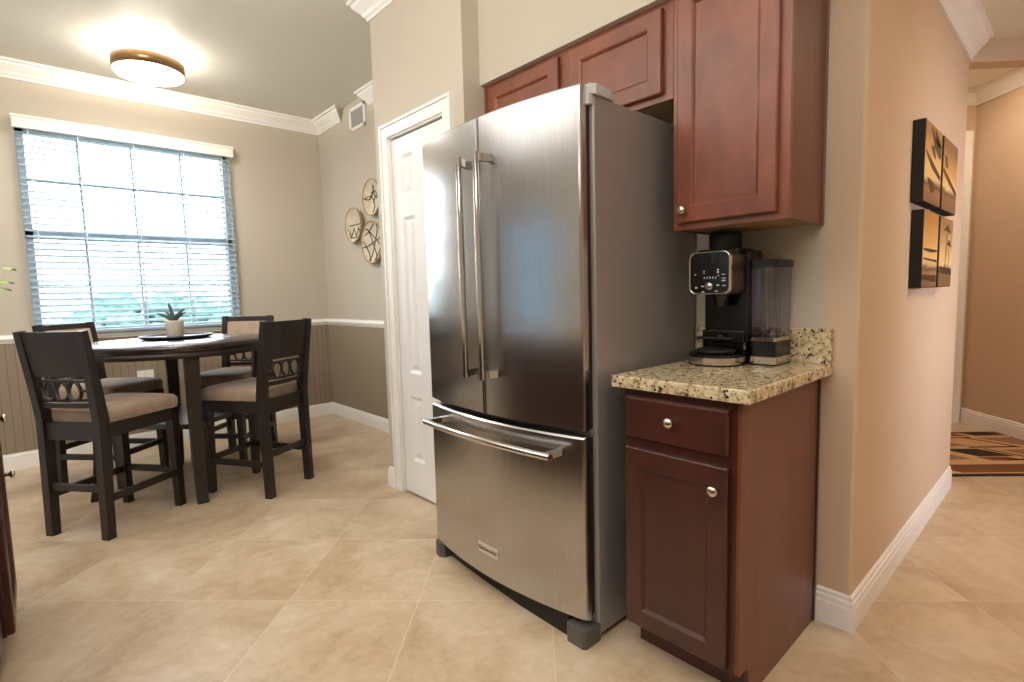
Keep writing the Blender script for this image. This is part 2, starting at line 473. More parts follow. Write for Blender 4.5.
# pantry closet walls with the door opening
DY0, DY1, DZ = 2.200, 2.755, 2.085
struct(MB().box(XP, XP+.11, YP0, DY0, 0, CZ).box(XP, XP+.11, DY1, YP1, 0, CZ).box(XP, XP+.11, DY0, DY1, DZ, CZ)
       .box(XP+.11, XD, YP1-.1, YP1, 0, CZ).box(XP+.11, XK+.12, YP0, YP0+.1, 0, CZ).box(XD-.1, XD, YP0+.1, YP1-.1, 0, CZ).build('wall_pantry', M['wall']))
struct(MB().box(XK, XK+.12, YH+.1, YP0, 0, CZ).build('wall_kitchen', M['wall']))
struct(MB().box(1.70, XK, YH, YP0, 2.185, CZ).build('wall_soffit', M['wall']))
# hall wall with a small rounded corner bead, and its far end return
r = .012
bead = [(XK+r-r*math.cos(a), YH+r-r*math.sin(a)) for a in [i*math.pi/2/6 for i in range(7)]]
struct(MB().prism(bead+[(XE, YH), (XE, YH+.1), (XK, YH+.1)], 'z', 0, CZ).build('wall_hall', [M['wall_hall']]))
struct(MB().box(XE-.12, XE, YH+.1, 2.75, 0, CZ).build('wall_hall_end', M['wall_hall']))
# angled foyer wall (x - y = K45) and the wall meeting it
s2 = math.sqrt(.5)
def p45(t, d=0): return (K45/2+t*s2 - d*s2, -K45/2+t*s2 + d*s2)    # t along the wall, d into the room
T1 = (5.755+.685)*s2
def wall45(mb, t0, t1, d0, d1, z0, z1): return mb.prism([p45(t0, d0), p45(t1, d0), p45(t1, d1), p45(t0, d1)], 'z', z0, z1)
struct(wall45(MB(), 0.05, T1+.1, -.1, 0, 0, FZ+.1).build('wall_foyer', M['wall_hall']))
struct(wall45(MB(), T1, T1+.1, .0, 2.6, 0, FZ+.1).build('wall_foyer_side', M['wall_hall']))
# header across the end of the hall
ha = Vector((XE-.002, YH)); hb = Vector(((K45+XE+YH)/2, (XE+YH-K45)/2)); hn = Vector((-s2, -s2))*.0
struct(MB().prism([tuple(ha), tuple(hb), (hb.x+.10*s2, hb.y+.10*s2), (ha.x+.10*s2, ha.y+.10*s2)], 'z', 2.362, FZ).build('trim_14', M['wall_hall']))
# casing of a doorway on that side wall
mb = MB(); wall45(mb, T1-.022, T1, .03, .115, 0, 2.30)
wall45(mb, T1-.022, T1, .03, .95, 2.3005, 2.39)
struct(mb.build('trim_1', M['trim']))

# crown moulding
CROWN = [(0, -.112), (.012, -.112), (.014, -.098), (.026, -.088), (.034, -.074), (.062, -.046), (.074, -.034), (.078, -.020), (.094, -.016), (.094, 0), (0, 0)]
BASE = [(0, 0), (.014, 0), (.014, .078), (.012, .084), (.012, .100), (.008, .106), (.008, .118), (.003, .124), (0, .124)]
RAIL = [(0, -.03), (.010, -.03), (.012, -.018), (.022, -.010), (.026, .004), (.020, .014), (.012, .020), (.010, .030), (0, .030)]
def mould(name, prof, p0, p1, nrm, z, m0=0, m1=0, mat='trim'):
    p0 = Vector((p0[0], p0[1], 0)); p1 = Vector((p1[0], p1[1], 0)); n = Vector((nrm[0], nrm[1], 0)).normalized(); d = (p1-p0).normalized()
    A = [p0+n*a-d*(m0*a)+Vector((0, 0, z+b)) for a, b in prof]; B = [p1+n*a+d*(m1*a)+Vector((0, 0, z+b)) for a, b in prof]
    return struct(MB().loft([A, B], True, False).build(name, M[mat]))
mould('trim_2', CROWN, (XL, YW), (XD, YW), (0, -1), CZ, 0, -1)
mould('trim_3', CROWN, (XD, 4.69), (XD, YW), (-1, 0), CZ, 1, -1)
mould('trim_4', CROWN, (XD, YP1), (XD, 4.13), (-1, 0), CZ, 0, 1)
mould('trim_5', CROWN, (XP, YP0+.3), (XP, YP1), (-1, 0), CZ, 0, 1)
mould('trim_6', CROWN, (1.66, YH), (XE, YH), (0, -1), HZ, 0, 0)
a, b = p45(.1), p45(T1); mould('trim_7', CROWN, a, b, (-1, 1), FZ)
a, b = p45(T1), p45(T1, 2.4); mould('trim_8', CROWN, a, b, (-1, -1), FZ)
# chair rail and wainscot of the dining end
struct(MB().box(XL, XD, YW-.006, YW, .12, .925).build('trim_9', M['wainscot']))
struct(MB().box(XD-.006, XD, YP1, YW-.006, .12, .925).build('trim_10', M['wainscot_flat']))
mould('trim_11', RAIL, (XL, YW), (XD, YW), (0, -1), .945)
mould('trim_12', RAIL, (XD, YP1), (XD, YW), (-1, 0), .945)
mould('baseboard_window', BASE, (XL, YW), (XD, YW), (0, -1), 0, 0, -1)
mould('baseboard_dining', BASE, (XD, YP1), (XD, YW), (-1, 0), 0, 0, -1)
mould('baseboard_pantry', BASE, (XP, 2.825), (XP, YP1), (-1, 0), 0, 0, 1)
mould('baseboard_kitchen', BASE, (XK, YH), (XK, .603), (-1, 0), 0, 1, 0)
mould('baseboard_hall', BASE, (XK, YH), (XE, YH), (0, -1), 0, 1, 0)
a, b = p45(.1), p45(T1); mould('baseboard_foyer', BASE, a, b, (-1, 1), 0, 0, -1)

# pantry door with casing
mb = MB(); X = XP
cw = .068
h0 = DZ-.004
mb.box(X-.016, X+.004, DY1-.004, DY1+cw-.014, 0, h0, .003).box(X-.016, X+.004, DY0-cw+.014, DY0+.004, 0, h0, .003).box(X-.016, X+.004, DY0-cw+.014, DY1+cw-.014, h0+.0003, DZ+cw-.014, .003)
mb.box(X-.024, X+.003, DY1+cw-.0137, DY1+cw+.002, 0, DZ+cw+.002, .003).box(X-.024, X+.003, DY0-cw-.002, DY0-cw+.0137, 0, DZ+cw+.002, .003).box(X-.024, X+.003, DY0-cw+.0141, DY1+cw-.0141, DZ+cw-.0137, DZ+cw+.002, .003)
# jambs
mb.box(X, X+.11, DY1-.012, DY1, 0, DZ).box(X, X+.11, DY0, DY0+.012, 0, DZ).box(X, X+.11, DY0, DY1, DZ-.012, DZ)
case = struct(mb.build('trim_13', M['trim']))
mb = MB()
pw = .155
yl = DY1-.016; yr = DY0+.016; ym = (yl+yr)/2
cols = [(yr+.09, ym-.045), (ym+.045, yl-.09)]
rows = [(.215, .60), (.735, 1.625), (1.735, 1.965)]
panels = [(c0, c1, r0, r1) for c0, c1 in cols for r0, r1 in rows]
fn = lambda u, v, d: (X+.042-d, u, v)
mb.board(yr, yl, .012, DZ-.022, panels, .034, fn, [(.018, -.010), (.026, -.010), (.052, -.003)])
door = struct(mb.build('door_1', M['white_door']))
k = MB().lathe([(.004, 0), (.012, .002), (.012, .03), (.026, .042), (.03, .055), (.024, .068), (.006, .072)], (X+.008, yr+.06, .95), 24, (-1, 0, 0)).build('door_knob', M['nickel'], door)

# ------------------------------------------------------------------ window
mb = MB(); fy0, fy1 = YW+.06, YW+.13
w = .045
mb.box(WX0, WX0+w, fy0, fy1, WZ0, WZ1).box(WX1-w, WX1, fy0, fy1, WZ0, WZ1).box(WX0, WX1, fy0, fy1, WZ0, WZ0+w).box(WX0, WX1, fy0, fy1, WZ1-w, WZ1)
zm = 1.705
mb.box(WX0, WX1, fy0, fy1-.01, zm-.035, zm+.028)
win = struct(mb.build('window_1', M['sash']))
mb = MB()
for xm in (.375, .712, 1.055): mb.box(xm-.007, xm+.007, YW+.085, YW+.105, WZ0+w, WZ1-w)
for z in (2.095, 1.33): mb.box(WX0+w, WX1-w, YW+.085, YW+.105, z-.007, z+.007)
mb.build('window_muntin', M['sash'], win)
MB().box(WX0+w, WX1-w, YW+.094, YW+.097, WZ0+w, WZ1-w).build('window_pane', M['pane'], win)
# glass door on the unseen left wall
mb = MB()
for y in (3.0, 4.0, 4.99): mb.box(XL-.09, XL-.03, y, y+.06, 0, 2.3)
mb.box(XL-.09, XL-.03, 3.0, 5.05, 2.24, 2.3).box(XL-.09, XL-.03, 3.0, 5.05, 0, .06)
w2 = struct(mb.build('window_2', M['trim']))
MB().box(XL-.062, XL-.058, 3.03, 5.02, .05, 2.26).build('window_pane', M['pane'], w2)

for y0, y1 in ((3.05, 4.0), (4.05, 5.0)):  # unseen sheers, added to soften the door's reflection in the steel
    MB().box(XL-.028, XL-.025, y0, y1, .08, 2.25).build('added_shade', M['shade'], w2)

# horizontal blind
bl = thing('window_blind', 'white horizontal slat blind with a wide valance covering the dining window', 'window blind', ((WX0+WX1)/2, YW-.03, WZ0))
mb = MB().box(.018, 1.432, YW-.085, YW-.06, 2.425, 2.50, .004).box(.018, .03, YW-.06, YW-.001, 2.425, 2.50).box(1.42, 1.432, YW-.06, YW-.001, 2.425, 2.50).box(.012, 1.438, YW-.092, YW-.001, 2.497, 2.515, .004)
mb.build('valance', M['valance'], bl)
mb = MB(); z = 2.405; tilt = R(24)
while z > 1.0:
    m = Matrix.Translation((.72, YW-.034, z)) @ Matrix.Rotation(tilt, 4, 'X')
    hx = .688
    rings = []
    for sx in (-hx, hx):
        top = [m @ Vector((sx, yy, .003*(1-(yy/.025)**2)+.0012)) for yy in (-.025, -.012, 0, .012, .025)]
        bot = [m @ Vector((sx, yy, .003*(1-(yy/.025)**2)-.0012)) for yy in (.025, .012, 0, -.012, -.025)]
        rings.append(top+bot)
    mb.loft(rings, True, False); z -= .0455
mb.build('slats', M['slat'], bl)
mb = MB()
for xm in (.10, .375, .715, 1.055, 1.34):
    for yy in (YW-.0615, YW-.0065): mb.box(xm-.0035, xm+.0035, yy-.0006, yy+.0006, .985, 2.43)
mb.build('ladder_cord', M['cord'], bl)
MB().box(.04, 1.40, YW-.06, YW-.01, .962, .984, .003).build('bottom_rail', M['slat'], bl)

# outdoors: lawn and hedge
struct(MB().box(-30, 30, YW+.25, 45, -.35, -.3).box(-30, XL-.3, -20, YW+.25, -.35, -.3).build('ground_outside', M['lawn']))
def shrub(cx, cy, w_, d_, h_, label, n=60):
    mb = MB()
    for i in range(n):
        rr = random.uniform(.25, .5)*min(w_, d_)*.5+.1
        c = Vector((cx+random.uniform(-1, 1)*w_/2, cy+random.uniform(-1, 1)*d_/2, -.3+random.uniform(.1, 1)*h_-rr*.3))
        rings = []
        for a in range(1, 6):
            th = math.pi*a/6
            rings.append([c+Vector((math.sin(th)*math.cos(p), math.sin(th)*math.sin(p), math.cos(th)))*rr*random.uniform(.8, 1.2) for p in [2*math.pi*q/9 for q in range(9)]])
        mb.loft(rings, True, False)
    o = mb.build('garden_shrub', M['hedge'])
    return tag(o, label, 'shrub', 'shrubs outside the window')
shrub(-1.6, 9.2, 3.0, 1.0, 1.9, 'tall pale green shrub outside behind the left half of the blind', 60)
shrub(2.3, 10.2, 3.6, 1.0, 1.5, 'lower pale green shrub outside behind the right half of the blind', 60)

# ------------------------------------------------------------------ refrigerator
YF0, YF1, YC = 1.064, 1.958, 1.512
YD0, YD1 = 1.077, 1.948
fr = thing('refrigerator', 'large stainless steel french door refrigerator beside the pantry door', 'refrigerator', (1.62, YC, 0))
MB().box(1.338, 1.972, YF0, YF1, .02, 1.785, .006).build('body', M['fridge_side'], fr)
def xd(y): return 1.288-.052*(1-((y-YC)/.4355)**2)
def arc_panel(y0, y1, z0, z1, xb=1.316, n=20, off=0):
    pts = []
    for i in range(n+1):
        y = y0+(y1-y0)*i/n
        pts.append((xd(y)-off, y))
    c = .006
    pts[0] = (pts[0][0]+.010, pts[0][1]); pts[-1] = (pts[-1][0]+.010, pts[-1][1])
    pts.insert(1, (xd(y0+.002)+.003-off, y0+.002)); pts.insert(2, (xd(y0+.008)-off, y0+.008))
    pts.insert(-1, (xd(y1-.008)-off, y1-.008)); pts.insert(-1, (xd(y1-.002)+.003-off, y1-.002))
    pts = sorted(pts, key=lambda p: p[1])
    rings = []
    for z, ins in ((z0, .006), (z0+.006, 0), (z1-.006, 0), (z1, .006)):
        rings.append([(xb, y0, z)]+[(x+ins, y, z) for x, y in pts]+[(xb, y1, z)])
    mb = MB().loft(rings, True, True)
    for f in mb.bm.faces:
        n_ = f.normal
        f.normal_update()
        if abs(f.normal.z) > .5 or abs(f.normal.y) > .7 or f.normal.x > .5: f.smooth = False
    return mb
dl = arc_panel(1.5155, YD1, .728, 1.812).build('door', M['steel'], fr)
dr = arc_panel(YD0, 1.5085, .728, 1.812).build('door', M['steel'], fr)
dw = arc_panel(YD0, YD1, .082, .708).build('freezer_drawer', M['steel'], fr)
for d, (a, b, c, e) in ((dl, (1.52, YD1-.004, .732, 1.806)), (dr, (YD0+.004, 1.502, .732, 1.806)), (dw, (YD0+.004, YD1-.004, .094, .702))):
    MB().box(1.314, 1.339, a, b, c, e).build('gasket', M['dark_gasket'], d)
def vhandle(y, parent, s):
    z0, z1, xh = .872, 1.672, 1.186
    mb = MB().cyl((xh, y, z0), (xh, y, z1), .0115, n=20)
    for zz in (z0+.004, z1-.03): mb.cyl((xh, y, zz), (xh, y, zz+.026), .0135, n=20)
    h = mb.build('handle', M['chrome'], parent)
    for zz in (z0+.017, z1-.017):
        yd = y+s*.02
        mb = MB(); mb.bar([(xh, y, zz), ((xh+xd(yd))/2, y+s*.006, zz), (xd(yd)+.004, yd, zz)], .018, .026, (0, 1, 0))
        mb.build('handle_bracket', M['chrome'], h)
vhandle(1.560, dl, 1); vhandle(1.462, dr, -1)
# freezer handle: gently curved bar on two brackets
pts = []
for i in range(25):
    y = 1.150+(1.872-1.150)*i/24
    pts.append((xd(y)-.058-.012*abs((y-YC)/.36)**2, y, .650))
h = MB().tube(pts, .0125, 16).build('handle', M['chrome'], dw)
for y in (1.168, 1.854): MB().bar([(xd(y)-.066, y, .650), (xd(y)+.004, y, .650)], .020, .022, (0, 1, 0)).build('handle_bracket', M['chrome'], h)
for p, q in ((pts[0], (0, -1, 0)), (pts[-1], (0, 1, 0))): MB().lathe([(.0105, 0), (.0105, .003), (.004, .005)], p, 16, q).build('handle_medallion', M['red'], h)
# badge with lettering
bx = lambda y: xd(y)-.0025
mb = MB(); y0, y1, z0, z1 = 1.462, 1.580, .176, .214
mb.loft([[(bx(y), y, z0), (bx(y), y, z1), (xd(y)+.002, y, z1), (xd(y)+.002, y, z0)] for y in (y0, (y0+y1)/2, y1)], True, False)
bad = mb.build('badge', M['badge'], dw)
cu = bpy.data.curves.new('letters', 'FONT'); cu.body = 'KitchenAid'; cu.size = .0235; cu.align_x = 'CENTER'; cu.align_y = 'CENTER'; cu.extrude = .0006
to = bpy.data.objects.new('tmp_text', cu); COL.objects.link(to); bpy.context.view_layer.update()
me = bpy.data.meshes.new_from_object(to.evaluated_get(bpy.context.evaluated_depsgraph_get())); bpy.data.objects.remove(to)
yc_ = (y0+y1)/2
mt = Matrix(((0, 0, -1, bx(yc_)-.0004), (-1, 0, 0, yc_), (0, 1, 0, (z0+z1)/2+.001), (0, 0, 0, 1)))
me.transform(Matrix.Translation(-ORG[fr.name]) @ mt); me.materials.clear(); me.materials.append(M['badge_ink'])
lo = bpy.data.objects.new('badge_lettering', me); COL.objects.link(lo); lo.parent = bad
# hinge covers, feet, kick recess
for y0, y1 in ((1.052, 1.125), (1.90, 1.962)):
    MB().prism([(1.322, y0+.014), (1.340, y0+.002), (1.42, y0+.006), (1.45, y0+.02), (1.45, y1), (1.345, y1), (1.322, y1-.012)], 'z', 1.786, 1.816).box(1.318, 1.336, y0+.014, y0+.03, 1.755, 1.80).build('hinge_cover', M['hinge_plastic'], fr)
MB().prism([(1.262, 1.075), (1.272, 1.064), (1.345, 1.064), (1.345, 1.150), (1.272, 1.150), (1.262, 1.140)], 'z', 0, .062).build('foot', M['gray_plastic'], fr)
MB().prism([(1.285, 1.93), (1.30, 1.905), (1.345, 1.905), (1.345, 1.985), (1.315, 1.985), (1.292, 1.965)], 'z', 0, .062).build('foot', M['gray_plastic'], fr)
MB().prism([(1.95, 1.152), (1.283, 1.152), (1.288, 1.40), (1.306, 1.65), (1.330, 1.902), (1.95, 1.902)], 'z', 0, .078).build('toe_grille', M['black_matte'], fr)

# ------------------------------------------------------------------ cabinets
KN = [(.004, 0), (.0065, .002), (.0055, .008), (.0075, .014), (.0145, .018), (.016, .023), (.013, .028), (.004, .030)]
def knob(parent, x, y, z, name='knob'):
    return MB().lathe(KN, (x, y, z), 20, (-1, 0, 0)).build(name, M['nickel'], parent)
CR = [(.006, -.004), (.010, -.010), (.012, -.011)]
def cabdoor(parent, y0, y1, z0, z1, xf, mat, fw=.055, name='door'):
    fn = lambda u, v, d: (xf-d, u, v)
    return MB().board(y0, y1, z0, z1, [(y0+fw, y1-fw, z0+fw, z1-fw)], .02, fn, CR, .004).build(name, mat, parent)
# base cabinet
xf, cy0, cy1 = 1.375, .6065, .9760
bc = thing('base_cabinet', 'cherry base cabinet with one drawer and one door under the granite counter', 'cabinet', ((xf+XK)/2, (cy0+cy1)/2, 0))
mb = MB()
mb.prism([(xf, .10), (xf, .876), (XK-.002, .876), (XK-.002, 0), (xf+.075, 0), (xf+.075, .10)], 'y', cy0+.012, cy1)
mb.build('carcass', M['cherry_shaded'], bc)
mb = MB().prism([(xf, .10), (xf, .876), (XK-.03, .876), (XK-.03, 0), (xf+.062, 0), (xf+.062, .085), (xf+.05, .10)], 'y', cy0, cy0+.0115)
mb.build('side_panel', M['cherry_side'], bc)
MB().box(XK-.029, XK-.016, cy0-.004, cy0+.012, 0, .876).build('scribe_strip', M['cherry_shaded'], bc)
d = cabdoor(bc, cy0+.030, cy1-.008, .112, .692, xf, M['cherry_shaded'])
knob(d, xf-.02, cy0+.062, .628)
fn = lambda u, v, dd: (xf-dd, u, v)
dwr = MB().board(cy0+.030, cy1-.008, .722, .852, [], .02, fn, [], .006).build('drawer', M['cherry_shaded'], bc)
knob(dwr, xf-.02, (cy0+cy1)/2+.012, .795)
# counter and backsplash
ct = thing('granite_countertop', 'speckled cream granite countertop on the base cabinet beside the refrigerator', 'countertop', (1.66, .79, .877))
MB().box(1.345, XK-.001, .574, 1.012, .877, .915, .005, 3).build('slab', M['granite'], ct)
MB().box(XK-.022, XK-.001, .574, 1.055, .9152, 1.035, .002).build('backsplash', M['granite'], ct)

# tall wall cabinet at the right
xu = 1.684; uy0, uy1, uz0, uz1 = .614, .992, 1.382, 2.184
uc = thing('wall_cabinet', 'tall cherry wall cabinet with one door above the coffee maker', 'cabinet', ((xu+XK)/2, (uy0+uy1)/2, uz0), 'cherry wall cabinets')
MB().box(xu, xu+.019, uy0, uy1, uz0, uz1).box(xu+.019, XK-.002, uy1-.012, uy1, uz0, uz1).box(xu+.019, XK-.002, uy0+.012, uy1-.012, uz1-.012, uz1).box(XK-.012, XK-.002, uy0+.012, uy1-.012, uz0+.02, uz1-.012).build('carcass', M['cherry'], uc)
MB().box(xu+.019, XK-.024, uy0, uy0+.0118, uz0, uz1).build('side_panel', M['cherry_side'], uc)
MB().box(XK-.0235, XK-.002, uy0-.003, uy0+.0118, uz0, uz1).build('scribe_strip', M['cherry'], uc)
MB().box(xu+.0195, XK-.0125, uy0+.0122, uy1-.0122, uz0+.004, uz0+.016).build('underside', M['cab_inside'], uc)
d = cabdoor(uc, uy0+.030, uy1-.022, uz0+.022, uz1-.02, xu, M['cherry'], .052)
knob(d, xu-.02, uy1-.050, uz0+.062)
# cabinet over the refrigerator
xu = 1.73; fy0_, fy1_, fz0 = 1.021, 2.022, 1.848
fc = thing('wall_cabinet', 'wide cherry wall cabinet with two short doors above the refrigerator', 'cabinet', ((xu+XK)/2, (fy0_+fy1_)/2, fz0), 'cherry wall cabinets')
MB().box(xu, XK-.002, fy0_, fy1_, fz0+.012, uz1).box(xu, xu+.019, fy0_, fy1_, fz0, fz0+.012).build('carcass', M['cherry'], fc)
MB().box(xu+.0195, XK-.003, fy0_, fy1_, fz0+.004, fz0+.0118).build('underside', M['cab_inside'], fc)
for y0, y1 in ((1.058, 1.486), (1.549, 2.004)):
    cabdoor(fc, y0, y1, fz0+.024, uz1-.022, xu, M['cherry'], .055)
MB().box(xu-.004, XK-.002, fy1_+.001, YP0-.001, fz0, uz1).build('filler_strip', M['cherry'], fc)

# island cabinets at the left edge
ix = -.134
isl = thing('island_cabinet', 'cherry island cabinet with a paneled door at the left edge of the photo', 'cabinet', (-.42, 1.0, 0))
MB().box(-.74, ix, 2.34, 2.79, .10, .876).box(-.74, ix-.03, -.6, 2.34, .10, .876).box(-.70, ix-.09, -.56, 2.74, 0, .10).build('carcass', M['cherry_shaded'], isl)
for y1, xo, kn in ((2.762, 0, 1), (2.32, -.03, 0), (1.90, -.03, 0), (1.48, -.03, 0), (1.06, -.03, 0)):
    isl_fn = lambda u, v, dd: (ix+xo+dd, u, v)
    y0 = y1-.40
    d = MB().board(y0, y1, .095, .692, [(y0+.055, y1-.055, .150, .637)], .02, isl_fn, CR, .004).build('door', M['cherry_shaded'], isl)
    MB().lathe(KN, (ix+xo+.02, y1-.03 if kn else y0+.03, .545), 20, (1, 0, 0)).build('knob', M['nickel'], d)
    d = MB().board(y0, y1, .722, .852, [], .02, isl_fn, [], .006).build('drawer', M['cherry_shaded'], isl)
    MB().lathe(KN, (ix+xo+.02, (y0+y1)/2, .787), 20, (1, 0, 0)).build('knob', M['nickel'], d)
ict = MB().box(-1.0, ix+.008, -.64, 2.80, .877, .915, .005, 3).build('island_countertop', M['granite'])
tag(ict, 'granite slab on the island cabinets at the left edge', 'countertop')
# potted fern on it, only the tip of a frond is in view
pf = thing('potted_fern', 'green fern whose frond tips show at the left edge before the window wall', 'plant', (-.40, 1.72, .915))
MB().lathe([(.05, 0), (.062, .004), (.078, .12), (.082, .13), (.074, .13), (.07, .115), (.0, .112)], (-.40, 1.72, .916), 28).build('pot', M['pot'], pf)
mb = MB()
tips = [(-.028, 1.62, 1.266), (-.034, 1.60, 1.236), (-.040, 1.61, 1.222), (-.30, 1.50, 1.30), (-.62, 1.72, 1.30), (-.50, 2.0, 1.32), (-.33, 2.02, 1.34), (-.55, 1.5, 1.22)]
for t in tips:
    a = Vector((-.40, 1.72, 1.03)); t = Vector(t); mid = (a+t)/2+Vector((0, 0, .13))
    P = [a*(1-s)**2+mid*2*s*(1-s)+t*s*s for s in [i/12 for i in range(13)]]
    mb.tube(P, [.003-.0002*i for i in range(13)], 6)
    for i in range(3, 13):
        tan = (P[i]-P[i-1]).normalized(); sd = tan.cross(Vector((0, 0, 1))).normalized()
        L = .05*(1-.6*i/12)
        for sg in (-1, 1):
            e = P[i]+sd*sg*L+tan*L*.6-Vector((0, 0, .008))
            mb._new([P[i]-tan*.005, (P[i]+e)/2-tan*.008, e, (P[i]+e)/2+tan*.008], [(0, 1, 2, 3)])
mb.build('fronds', M['leaf_bright'], pf)

# ------------------------------------------------------------------ coffee maker
cm = thing('coffee_maker', 'black coffee maker with steel trim and clear water reservoir on the granite counter', 'coffee maker', (1.83, .84, .915))
def roundfront(x0, x1, y0, y1, rr, n=10, bulge=.0):
    yc = (y0+y1)/2; pts = [(x1, y0), ]
    for i in range(n+1):
        a = -math.pi/2+math.pi*i/n
        pts.append((x0+rr-rr*math.cos(a), yc+(y1-yc)*math.sin(a)))
    pts.append((x1, y1)); return pts
P = roundfront(1.682, 1.945, .787, .968, .075)
MB().prism(P, 'z', .9155, .921, True).build('base_foot', M['black_matte'], cm)
b_ = MB().prism(P, 'z', .921, .944, False).build('base_band', M['chrome'], cm)
MB().prism(roundfront(1.685, 1.944, .79, .965, .074), 'z', .944, .954).build('base', M['black'], cm)
MB().box(1.835, 1.945, .792, .955, .954, 1.31, .008).build('tower', M['black'], cm)
# head: rounded box, sides in brushed steel, black fascia with steel outline
def rrect(y0, y1, z0, z1, r, n=5):
    pts = []
    for cy, cz, a0 in ((y1-r, z1-r, 0), (y0+r, z1-r, 90), (y0+r, z0+r, 180), (y1-r, z0+r, 270)):
        for i in range(n+1):
            a = R(a0+90*i/n); pts.append((cy+r*math.cos(a), cz+r*math.sin(a)))
    return pts
hy0, hy1, hz0, hz1 = .806, .956, 1.158, 1.306
def ring3(x, ins, tilt=.0):
    return [(x+(z-hz0)*tilt, y, z) for y, z in rrect(hy0+ins, hy1-ins, hz0+ins, hz1-ins, .022)]
MB().loft([ring3(1.736, 0), ring3(1.85, .002)], True, True).build('head', M['head_steel'], cm)
MB().box(1.78, 1.92, hy0+.004, hy1-.004, 1.290, 1.316, .006).build('head_top', M['black'], cm)
MB().loft([ring3(1.735, .0), ring3(1.724, .001), ring3(1.720, .004), ring3(1.724, .0065), ring3(1.730, .0065)], False, True).build('fascia_rim', M['chrome'], cm)
pan_mb = MB().loft([ring3(1.734, .005), ring3(1.725, .006)], True, False); pan_mb.mi = 1
for (yy, zz, ww, hh) in [(.848, 1.222, .004, .004), (.858, 1.216, .003, .008), (.868, 1.216, .003, .008), (.878, 1.216, .003, .008), (.888, 1.216, .003, .008), (.898, 1.216, .004, .006), (.900, 1.232, .006, .003), (.900, 1.239, .006, .003), (.850, 1.234, .006, .004), (.850, 1.242, .006, .004), (.932, 1.228, .005, .004), (.830, 1.226, .012, .003), (.830, 1.205, .012, .004), (.829, 1.213, .014, .002), (.828, 1.188, .012, .003), (.850, 1.190, .009, .004), (.905, 1.187, .009, .004), (.928, 1.183, .009, .006), (.888, 1.265, .030, .004), (.855, 1.170, .010, .003), (.903, 1.168, .01, .003)]:
    pan_mb.box(1.7236, 1.7252, yy-ww/2, yy+ww/2, zz-hh/2, zz+hh/2)
pan = pan_mb.build('control_panel', [M['black'], M['mark']], cm)
MB().box(1.7225, 1.726, .852, .926, 1.262, 1.300).build('display', M['display'], pan)
MB().lathe([(.0005, 0), (.0145, 0), (.0145, .008), (.012, .013), (.0, .013)], (1.725, .879, 1.187), 24, (-1, 0, 0)).build('dial', M['chrome'], pan)
MB().lathe([(.050, 0), (.054, .006), (.056, .06), (.050, .070), (.0, .070)], (1.835, .877, 1.304), 28).build('brew_basket_lid', M['black_matte'], cm)
MB().lathe([(.016, 0), (.030, .03), (.034, .045)], (1.788, .872, 1.115), 20).build('brew_spout', M['black'], cm)
mb = MB().box(1.755, 1.84, .815, .945, 1.000, 1.010, .003).box(1.82, 1.838, .80, .955, .985, 1.03, .004)
mb.lathe([(.014, 0), (.014, .006), (.0, .006)], (1.79, .872, 1.010), 16)
mb.build('cup_tray', M['black'], cm)
mb = MB().lathe([(.060, 0), (.066, .004), (.066, .012), (.055, .016), (.0, .016)], (1.765, .878, .954), 28)
mb.build('warming_plate', M['black_matte'], cm)
for y in (.793, .948): MB().box(1.815, 1.834, y, y+.007, .956, .99).build('tray_rail', M['chrome'], cm)
# reservoir
ry0, ry1, rx0, rx1 = .694, .780, 1.812, 1.958
def rr2(x0, x1, y0, y1, r): return [(a, b) for a, b in rrect(x0, x1, y0, y1, r)]
MB().prism(rr2(rx0, rx1, ry0, ry1, .012), 'z', .9155, .921).prism(rr2(rx0+.001, rx1-.001, ry0+.001, ry1-.001, .012), 'z', .945, .998).build('reservoir_base', M['black'], cm)
MB().prism(rr2(rx0-.001, rx1+.001, ry0-.001, ry1+.001, .012), 'z', .921, .945).prism(rr2(rx0-.0005, rx1, ry0-.0005, ry1, .012), 'z', .998, 1.010).build('reservoir_band', M['chrome'], cm)
res = MB().loft([[(x, y, z) for x, y in rr2(rx0+i, rx1-i, ry0+i, ry1-i, .012)] for z, i in ((1.0105, .004), (1.245, .0005))], True, True).build('reservoir', M['reservoir'], cm)
mb = MB()
for x_, y_ in ((1.838, .722), (1.87, .75), (1.90, .715), (1.852, .706)): mb.box(x_-.002, x_+.002, y_-.002, y_+.002, 1.012, 1.225)
mb.lathe([(.02, 0), (.016, .02), (.0, .026)], (1.885, .735, 1.012), 14)
mb.build('reservoir_filter', M['reservoir'], res)
MB().prism(rr2(rx0-.003, rx1+.003, ry0-.003, ry1+.003, .012), 'z', 1.2455, 1.270).build('reservoir_lid', M['black'], cm)

# ------------------------------------------------------------------ dining table
TC = Vector((.70, 3.95, 0)); TR = .55
tb = thing('dining_table', 'round espresso counter-height dining table on four splayed legs', 'table', tuple(TC))
MB().lathe([(.0, .896), (TR-.010, .896), (TR, .902), (TR, .930), (TR-.006, .936), (.0, .936)], TC, 72).build('table_top', M['table_wood'], tb)
MB().lathe([(TR-.035, .862), (TR-.008, .862), (TR-.006, .8958), (TR-.035, .8958)], TC, 72).build('apron', M['espresso'], tb)
ang0 = math.atan2(3.469-3.95, .671-.70)
for i in range(4):
    a = ang0+i*math.pi/2; u = Vector((math.cos(a), math.sin(a), 0)); sd = Vector((-u.y, u.x, 0))
    P = [TC+u*rr+Vector((0, 0, z)) for rr, z in ((.49, 0), (.468, .12), (.452, .3), (.448, .5), (.455, .7), (.47, .8615))]
    MB().bar(P, [.056, .06, .064, .066, .07, .076], [.048, .05, .054, .056, .06, .064], sd).build('leg', M['espresso'], tb)
